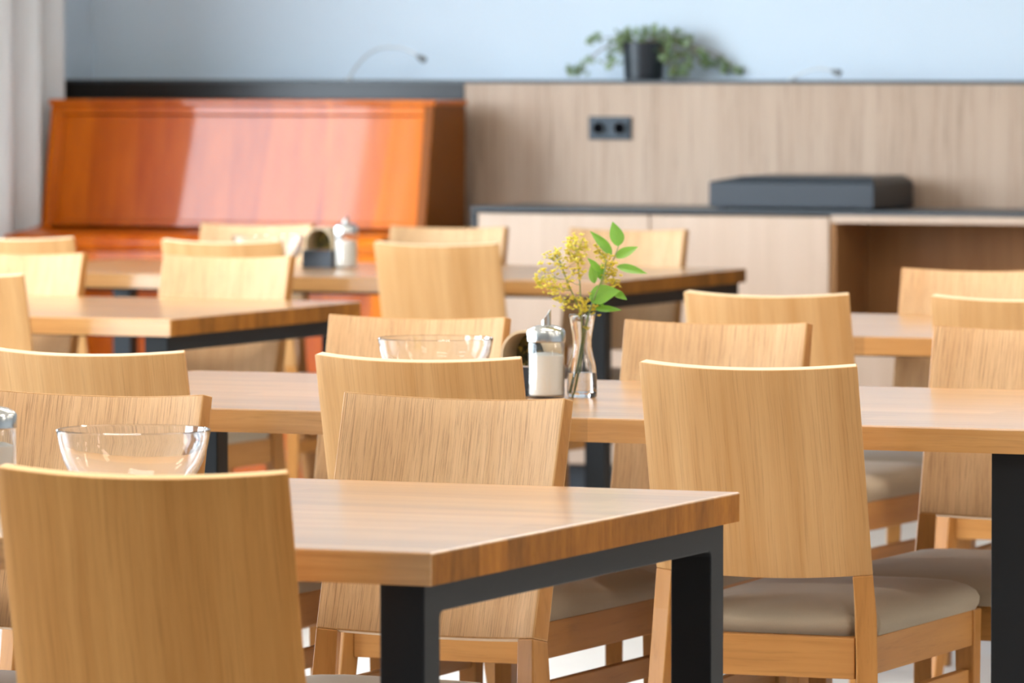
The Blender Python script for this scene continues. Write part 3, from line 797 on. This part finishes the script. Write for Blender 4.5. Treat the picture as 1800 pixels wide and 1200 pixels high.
def shaker(x, y, label):
    t = thing('sugar_shaker', label, 'sugar shaker', (x, y, TH + 0.0004), 0, 'glass sugar shakers on the tables')
    if 's' not in FRAME:
        g = lathe('shaker_glass', [(0, 0), (0.030, 0), (0.033, 0.003), (0.033, 0.096), (0.030, 0.104), (0.0275, 0.104), (0.0275, 0.100), (0.0305, 0.094), (0.0305, 0.006), (0.028, 0.004), (0, 0.004)], 'thin_glass', n=48)
        s = lathe('shaker_sugar', [(0, 0.0042), (0.0275, 0.0042), (0.0303, 0.0065), (0.0303, 0.076), (0.02, 0.080), (0, 0.082)], 'sugar', n=40)
        c = lathe('shaker_cap', [(0.0335, 0.100), (0.0345, 0.101), (0.0345, 0.118), (0.032, 0.1225), (0.022, 0.1275), (0.0095, 0.130), (0.0095, 0.126), (0.02, 0.124), (0.0325, 0.117), (0.0325, 0.100)], 'chrome', n=48, close=True)
        # spout: tube cut at a slant
        n = 28; V = []; F = []
        for r, top in ((0.0085, 1), (0.0075, 1)):
            V += [(r * math.cos(2 * PI * i / n), r * math.sin(2 * PI * i / n), 0.112) for i in range(n)]
            V += [(r * math.cos(2 * PI * i / n), r * math.sin(2 * PI * i / n), 0.1475 + 0.0105 * math.cos(2 * PI * i / n)) for i in range(n)]
        for i in range(n):
            j = (i + 1) % n
            F += [(i, j, n + j, n + i), (2 * n + j, 2 * n + i, 3 * n + i, 3 * n + j), (n + i, n + j, 3 * n + j, 3 * n + i), (j, i, 2 * n + i, 2 * n + j)]
        p = mesh_from('shaker_spout', V, F, ['chrome'], smooth=True)
        FRAME['s'] = (('glass_body', g), ('sugar_filling', s), ('metal_cap', c), ('pouring_spout', p))
    for nme, me in FRAME['s']:
        link(nme, me, t, (0, 0, 0), (0, 0, YAW if nme == 'pouring_spout' else 0))
shaker(-1.104, 3.021, 'glass sugar shaker with steel pouring cap beside the flower vase')
shaker(-4.092, 8.690, 'blurred glass sugar shaker on the farthest table before the piano')
shaker(-0.880, 0.512, 'glass sugar shaker cut off at the left edge next to a bowl')

def caddy(x, y, label):
    t = thing('table_caddy', label, 'caddy', (x, y, TH + 0.0004), 0, 'arched wooden table caddies')
    r, d, th, hs = 0.045, 0.074, 0.005, 0.073
    path = [(-r, 0.012), (-r, hs)] + [(-r * math.cos(a), hs + r * math.sin(a)) for a in [PI * i / 16 for i in range(1, 16)]] + [(r, hs), (r, 0.012)]
    inner = [(-(r - th), 0.012), (-(r - th), hs)] + [(-(r - th) * math.cos(a), hs + (r - th) * math.sin(a)) for a in [PI * i / 16 for i in range(1, 16)]] + [(r - th, hs), (r - th, 0.012)]
    n = len(path); V = []; F = []
    for yy in (-d / 2, d / 2):
        V += [(px, yy, pz) for px, pz in path] + [(px, yy, pz) for px, pz in inner]
    for i in range(n - 1):
        o0, i0, o1, i1 = i, n + i, 2 * n + i, 3 * n + i
        F += [(o0, o0 + 1, o1 + 1, o1), (i0 + 1, i0, i1, i1 + 1), (o0, i0, i0 + 1, o0 + 1), (o1 + 1, i1 + 1, i1, o1)]
    for i in (0, n - 1): F.append((i, n + i, 3 * n + i, 2 * n + i))
    link('arched_band', mesh_from('caddy_band', V, F, ['bent_wood'], smooth=True), t)
    fan = [(-(r - th - .0008), 0.05)] + [(-(r - th - .0008) * math.cos(a), hs + (r - th - .0008) * math.sin(a)) for a in [PI * i / 16 for i in range(17)]] + [(r - th - .0008, 0.05)]
    m = len(fan)
    V = [(px, d / 2 - 0.012, pz) for px, pz in fan] + [(px, d / 2 - 0.004, pz) for px, pz in fan]
    F = [tuple(range(m)), tuple(range(m, 2 * m))[::-1]] + [(i, (i + 1) % m, m + (i + 1) % m, m + i) for i in range(m)]
    link('filling', mesh_from('caddy_filling', V, F, ['filling']), t)
    link('base_tray', boxes('caddy_tray', [(-r - .003, r + .003, -d / 2 - .012, d / 2 + .004, 0, 0.012), (-r - .003, r + .003, -d / 2 - .012, -d / 2 - .008, 0.012, 0.052), (-r - .003, -r - .0005, -d / 2 - .008, d / 2 + .004, 0.012, 0.052), (r + .0005, r + .003, -d / 2 - .008, d / 2 + .004, 0.012, 0.052)], 'black_plastic', bevel=0.0008), t)
caddy(-1.165, 3.098, 'arched pale wooden caddy half hidden behind the sugar shaker by the vase')
caddy(-4.178, 8.722, 'arched caddy with black base left of the blurred sugar shaker')

# ------------------------------------------------------------------ vase and flowers
VX, VY = -1.045, 3.046
def vase():
    t = thing('glass_vase', 'slim waisted clear glass vase holding yellow flowers', 'vase', (VX, VY, TH + 0.0004))
    o = [(0, 0), (0.024, 0), (0.0265, 0.003), (0.0268, 0.012), (0.0262, 0.035), (0.0245, 0.055), (0.020, 0.074), (0.0168, 0.090), (0.0165, 0.100), (0.018, 0.115), (0.0212, 0.134), (0.0236, 0.1465), (0.0240, 0.148), (0.0230, 0.149)]
    i = [(0.0215, 0.1465), (0.0192, 0.134), (0.0160, 0.115), (0.0145, 0.100), (0.0148, 0.090), (0.018, 0.074), (0.0225, 0.055), (0.0242, 0.035), (0.0245, 0.014), (0.022, 0.009), (0, 0.008)]
    link('glass_body', lathe('vase_glass', o + i, 'glass', n=56), t)
    link('water', lathe('vase_water', [(0, 0.0081), (0.0221, 0.0091), (0.0246, 0.014), (0.0243, 0.035), (0.0236, 0.0445), (0.0, 0.044)], 'water', n=48), t)
vase()
def FP(px, py, d=0.0):            # metres right / up of the vase foot, read off the photograph at the vase's distance
    return RIGHT * ((px - 1024) / 984.0) + UP * ((699 - py) / 984.0) + AWAY * d
def leaf_blade(name, length, width, bend=0.15, fold=0.25):
    n = 10; V = []; F = []
    for k in range(n + 1):
        t = k / n
        w = width * 0.5 * (math.sin(PI * t ** 0.8) ** 0.85) * (1 - 0.25 * t) if 0 < k < n else 0.0004
        z = -bend * length * t * t
        for s in (-1, -0.5, 0, 0.5, 1):
            V.append((s * w, t * length, z + fold * abs(s) * w))
    for k in range(n):
        for i in range(4):
            F.append((k * 5 + i, k * 5 + i + 1, (k + 1) * 5 + i + 1, (k + 1) * 5 + i))
    return mesh_from(name, V, F, ['leaf'], smooth=True)
def orient(dirv, nrm):
    y = dirv.normalized(); z = (nrm - y * nrm.dot(y)).normalized(); x = y.cross(z)
    return Matrix((x, y, z)).transposed().to_4x4()
def leafy_sprig():
    t = thing('leafy_sprig', 'green leafy twig on the right side of the flower vase', 'flower', (VX, VY, TH + 0.012))
    dz = Vector((0, 0, -0.012))
    stem = bez(FP(1008, 690), FP(1018, 640), FP(1026, 590), 6) + bez(FP(1026, 590), FP(1034, 550), FP(1050, 510, .0), 6)[1:] + bez(FP(1050, 510), FP(1075, 470), FP(1088, 432), 8)[1:]
    st = [([p + dz for p in stem], [0.0018 - 0.0009 * k / (len(stem) - 1) for k in range(len(stem))])]
    lv = [((1087, 433), (1079, 389), 28, 0.01, 0.5), ((1076, 447), (1040, 405), 19, -.02, .2), ((1083, 453), (1122, 432), 20, .01, -.3), ((1084, 468), (1138, 478), 17, -.01, .25), ((1056, 478), (1034, 452), 13, .0, .3),
          ((1046, 498), (1040, 462), 16, .015, -.4), ((1056, 492), (1060, 462), 17, .02, .4), ((1036, 524), (1088, 508), 36, -.03, .3), ((1080, 512), (1101, 524), 14, -.03, -.3), ((1046, 542), (1092, 542), 13, -.02, .2), ((1040, 518), (1062, 536), 15, -.025, .1)]
    link('stem', tubes('sprig_stem', st, 'stem', 7), t)
    for k, (a, b, w, d, tw) in enumerate(lv):
        A, B = FP(a[0], a[1], d * 0.3) + dz, FP(b[0], b[1], d) + dz
        ln = (B - A).length
        me = leaf_blade('sprig_leaf', ln, w / 984.0 * 1.15, bend=0.08)
        o = link('leaf', me, t)
        o.matrix_local = Matrix.Translation(A) @ orient(B - A, (-AWAY + UP * 0.55 + RIGHT * tw).normalized())
def blossom_sprig(label, stem_pts, heads, seed):
    t = thing('blossom_sprig', label, 'flower', (VX, VY, TH + 0.012), 0, 'yellow blossom sprigs in the vase')
    dz = Vector((0, 0, -0.012)); rnd = random.Random(seed)
    S0 = [FP(*p) + dz for p in stem_pts]
    path = []
    for a, b in zip(S0[:-1], S0[1:]):
        path += [a.lerp(b, k / 4) for k in range(4)]
    path.append(S0[-1])
    tw = []
    bm = bmesh.new()
    for px, py, spread, cnt in heads:
        c = FP(px, py, rnd.uniform(-.015, .015)) + dz
        root = min(path[len(path) // 2:], key=lambda q: (q - c).length + 0.6 * max(0, q.z - c.z + 0.01))
        mid = root.lerp(c, 0.5) + Vector((0, 0, -0.004))
        tw.append((bez(root, mid, c, 4), 0.0006))
        for k in range(cnt):
            off = Vector((rnd.gauss(0, 1), rnd.gauss(0, 1), rnd.gauss(0, 1))) * (spread / 984.0 * 0.55)
            p = c + off
            r = rnd.uniform(0.0017, 0.0033)
            # five little petals around a knob
            mt = Matrix.Translation(p) @ Matrix.Rotation(rnd.uniform(0, 6.28), 4, 'Z') @ Matrix.Rotation(rnd.uniform(-1, 1), 4, 'X')
            bmesh.ops.create_icosphere(bm, subdivisions=1, radius=r, matrix=mt @ Matrix.Diagonal((1, 1, 0.7, 1)))
            for q in range(4):
                a = q * PI / 2
                pm = mt @ Matrix.Translation((math.cos(a) * r * 1.2, math.sin(a) * r * 1.2, r * 0.3)) @ Matrix.Rotation(a, 4, 'Z') @ Matrix.Diagonal((1.0, 0.7, 0.35, 1))
                bmesh.ops.create_icosphere(bm, subdivisions=1, radius=r * 0.75, matrix=pm)
            if k % 3 == 0: tw.append(([c, p], 0.0004))
    me = bpy.data.meshes.new('blossoms'); bm.to_mesh(me); bm.free(); me.materials.append(M['blossom'])
    b = link('blossoms', me, t); b['kind'] = 'stuff'
    link('stem', tubes('blossom_stem', [(path, 0.0013)] + tw, 'stem', 6), t)
leafy_sprig()
blossom_sprig('yellow blossom sprig leaning to the left out of the vase', [(1014, 692, .004), (1022, 640, .004), (1027, 585, .004), (1018, 540, .0), (1000, 500, -.01), (985, 460, -.01), (975, 445, -.01)],
    [(948, 500, 13, 16), (957, 487, 13, 16), (970, 503, 14, 16), (975, 485, 12, 12), (970, 455, 17, 20), (982, 448, 14, 16), (985, 465, 12, 12), (990, 505, 14, 12), (978, 527, 9, 8), (992, 527, 10, 8), (1003, 540, 10, 10), (1010, 525, 12, 10)], 5)
blossom_sprig('tall yellow blossom sprig standing up in the middle of the vase', [(1005, 690, -.004), (1016, 640, -.004), (1025, 590, -.004), (1022, 550, .0), (1020, 500, .0), (1016, 460, .0), (1012, 430, .0)],
    [(1012, 418, 12, 18), (1000, 432, 14, 18), (1017, 438, 14, 18), (1005, 448, 12, 14), (1013, 460, 13, 16), (1022, 452, 12, 12), (1030, 430, 8, 8), (1008, 475, 11, 12), (1018, 478, 10, 10), (1002, 492, 10, 8)], 6)
blossom_sprig('yellow blossom sprig on the right between the green leaves', [(1012, 694, .0), (1020, 645, -.001), (1029, 590, -.002), (1036, 550, -.01), (1048, 515, -.02), (1062, 480, -.03), (1066, 455, -.03)],
    [(1052, 440, 10, 14), (1062, 450, 12, 18), (1070, 462, 12, 18), (1075, 480, 13, 22), (1082, 492, 10, 14), (1068, 490, 9, 10), (1026, 528, 10, 14), (1036, 538, 12, 16), (1046, 545, 9, 12), (1022, 545, 8, 10), (1030, 577, 4, 4)], 8)
